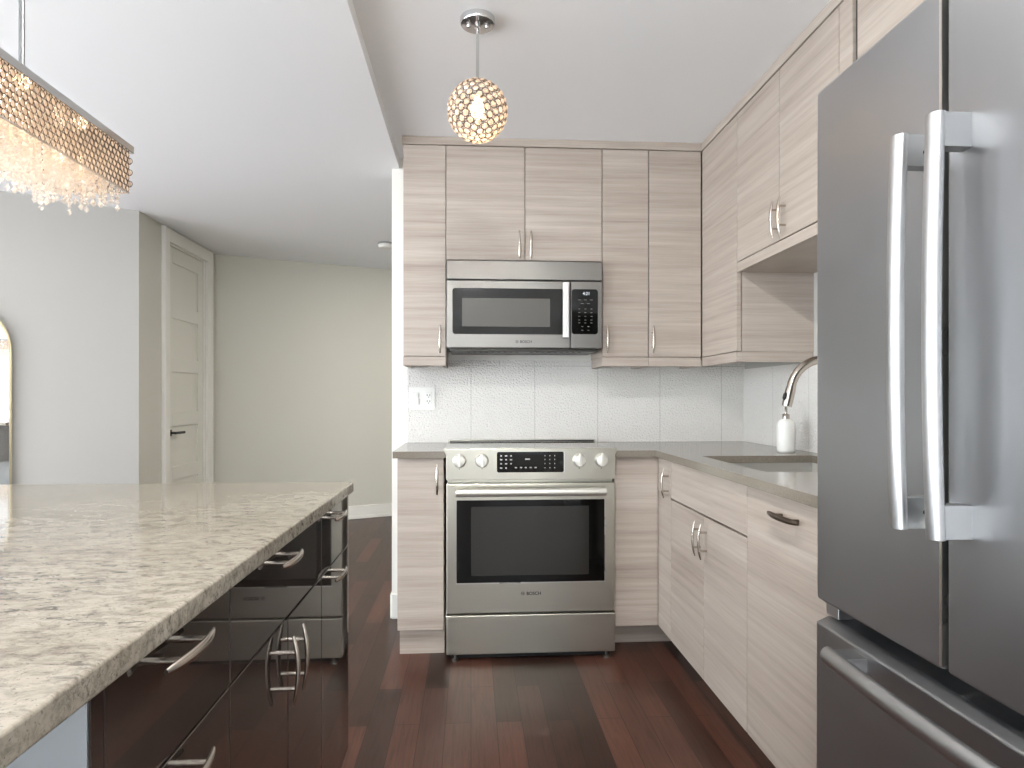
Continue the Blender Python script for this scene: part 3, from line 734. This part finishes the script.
for v in fib(215):
    if v.z > .965: continue
    p = C0 + v * .0985; ring(bm, p, v, .0122, .0013, 12); gem(bc, p, v, .0088, .004)
obj('wire_cage', bm, mat('cage_wire', srgb(120, 112, 106), .3, 1.0), t, smooth=60); obj('crystal_beads', bc, CRYS, t)
bm = bmesh.new(); lathe(bm, [(.018, .096), (.018, .050), (.012, .046)], C0, 16); obj('socket', bm, CHROME, t, smooth=40)
bm = bmesh.new(); lathe(bm, [(.008, .046), (.014, .035), (.022, .015), (.024, 0), (.018, -.018), (.006, -.026)], C0, 16); obj('bulb', bm, BULB, t, smooth=60)
plight('pendant_glow', (PX, PY, PZ - .045), 1.0)

# ------------------------------------------------------------------ linear chandelier over the island
CX0, CX1, CY0, CY1 = -1.05, -.85, .63, 1.672
t = thing('chandelier', 'long rectangular crystal chandelier hanging over the granite island', 'chandelier', (-.95, 1.15, CZ))
bm = bmesh.new(); bx(bm, CX0 - .008, CX1 + .008, CY0 - .008, CY1 + .008, 1.781, 1.799); obj('top_plate', bm, CHROME, t, bevel=.001)
bm = bmesh.new(); bx(bm, -1.0, -.90, .95, 1.36, CZ - .028, CZ); obj('canopy', bm, CHROME, t, bevel=.002)
STEMM = mat('grey_stem_metal', srgb(128, 128, 128), .35, .8)
for y in (.87, 1.436):
    bm = bmesh.new(); cyl(bm, (-.95, y, 1.799), (-.95, y, CZ - .001), .0055, 12); lathe(bm, [(.016, 0), (.016, -.012), (.008, -.016)], (-.95, y, CZ), 16); obj('stem', bm, STEMM, t, smooth=40)
NB, NT_ = 1.682, 1.781
bm = bmesh.new(); bc = bmesh.new(); pit = .0168; rows_ = 7; rh = (NT_ - NB) / rows_
for side in (0, 1, 2, 3):
    if side < 2: L = CY1 - CY0
    else: L = CX1 - CX0
    nn = int(L / pit)
    for r_ in range(rows_):
        z = NB + rh * (r_ + .5)
        for i in range(nn):
            s = (i + .5 + (.5 if r_ % 2 else 0)) * L / nn
            if s > L: continue
            if side == 0: p, n = Vector((CX1, CY0 + s, z)), (1, 0, 0)
            elif side == 1: p, n = Vector((CX0, CY0 + s, z)), (-1, 0, 0)
            elif side == 2: p, n = Vector((CX0 + s, CY1, z)), (0, 1, 0)
            else: p, n = Vector((CX0 + s, CY0, z)), (0, -1, 0)
            ring(bm, p, n, .0078, .0010, 8, 3); gem(bc, p, n, .0058, .0013)
obj('mesh_screen', bm, mat('screen_wire', srgb(120, 105, 92), .25, 1.0), t); obj('screen_crystals', bc, CRYS, t)
B('lower_frame', CHROME, t, (CX1 - .002, CX1 + .001, CY0, CY1, NB - .003, NB), (CX0 - .001, CX0 + .002, CY0, CY1, NB - .003, NB), (CX0, CX1, CY1 - .002, CY1 + .001, NB - .003, NB), (CX0, CX1, CY0 - .001, CY0 + .002, NB - .003, NB))
def strand(bm, x, y, zt, zb):
    z = zt
    while z > zb + .012:
        gem(bm, Vector((x, y, z)), (random.uniform(-1, 1), random.uniform(-1, 1), random.uniform(-.4, .4)), .0052, .0042); z -= .0105
    c = Vector((x, y, zb))
    k = 6; a = [bm.verts.new(c + Vector((.0062 * cos(2 * pi * i / k), .0062 * sin(2 * pi * i / k), 0))) for i in range(k)]
    tp = bm.verts.new(c + Vector((0, 0, .010))); bt = bm.verts.new(c - Vector((0, 0, .008)))
    for i in range(k): bm.faces.new((a[i], a[(i + 1) % k], tp)); bm.faces.new((a[(i + 1) % k], a[i], bt))
sp = []
for i in range(46):
    for j in range(7):
        sp.append((CX0 + .018 + (CX1 - CX0 - .036) * j / 6 + random.uniform(-.003, .003), CY0 + .02 + (CY1 - CY0 - .045) * i / 45 + random.uniform(-.003, .003)))
sp.sort(key=lambda p: (p[1] < 1.15, -p[0] * .9 - p[1] * .15))
rest = bmesh.new()
for i, (x, y) in enumerate(sp):
    zb = 1.624 + .010 * ((int(x * 997 + y * 313)) % 3) + (0.012 if (i % 2) else 0)
    if i < 100:
        bm = bmesh.new(); strand(bm, x, y, 1.755, zb); obj('crystal_strand', bm, CRYC, t)
    else: strand(rest, x, y, 1.735, zb + .004)
o = obj('crystal_fringe', rest, CRYC, t); o['kind'] = 'stuff'
for i, y in enumerate((.76, .96, 1.16, 1.36, 1.56)):
    bm = bmesh.new(); lathe(bm, [(.007, .055), (.010, .045), (.012, .025), (.010, .008), (.004, 0)], (-.95, y, 1.715), 12); obj('bulb', bm, BULB, t, smooth=60)
    plight('chandelier_glow', (-.95 + .02, y + .05, 1.735), .115, r=.015)

# ------------------------------------------------------------------ arched mirror on the left wall, smoke detector
wd = Vector((cos(math.atan(.625)), sin(math.atan(.625)), 0)); wn = Vector((wd.y, -wd.x, 0))
mc = Vector((-2.843, 4.207, 0)) - wd * .30 + wn * .002
t = thing('mirror', 'tall arched mirror with slim brass frame on the left wall', 'mirror', tuple(mc + Vector((0, 0, .12))))
def arch(R, z0, zc, n=28):
    out = [(-R, z0), (R, z0)]
    for i in range(n + 1):
        a = pi * i / n; out.append((R * cos(a), zc + R * sin(a)))
    return out
def arch_obj(name, outer, inner, d0, d1, m):
    bm = bmesh.new()
    def P(u, z, d): return mc + wd * u + wn * d + Vector((0, 0, z))
    if inner is None:
        a = [bm.verts.new(P(u, z, d0)) for u, z in outer]; b = [bm.verts.new(P(u, z, d1)) for u, z in outer]
        bm.faces.new(a); bm.faces.new(b[::-1]); n = len(a)
        for i in range(n): bm.faces.new((a[i], a[(i + 1) % n], b[(i + 1) % n], b[i]))
    else:
        n = len(outer); q = [[bm.verts.new(P(u, z, d)) for u, z in L] for L in (outer, inner) for d in (d0, d1)]
        for i in range(n):
            j = (i + 1) % n
            for A_, B_ in ((q[0], q[1]), (q[1], q[3]), (q[3], q[2]), (q[2], q[0])): bm.faces.new((A_[i], A_[j], B_[j], B_[i]))
    return obj(name, bm, m, t)
arch_obj('frame', arch(.300, .12, 1.468), arch(.289, .131, 1.468), 0, .030, BRASS)
arch_obj('mirror_glass', arch(.2895, .1305, 1.468), None, .002, .016, MIRROR)
t = thing('smoke_detector', 'round white smoke detector on the hall ceiling by the kitchen wall end', 'smoke detector', (-.70, 5.386, CZ))
bm = bmesh.new(); lathe(bm, [(.066, 0), (.066, -.010), (.060, -.014)], (-.70, 5.386, CZ), 32); obj('mounting_base', bm, mat('grey_base', srgb(150, 150, 148), .5), t, smooth=30)
bm = bmesh.new(); lathe(bm, [(.060, -.014), (.062, -.024), (.056, -.040), (.040, -.046), (.01, -.047)], (-.70, 5.386, CZ), 32); obj('cover', bm, WHITEP, t, smooth=30)
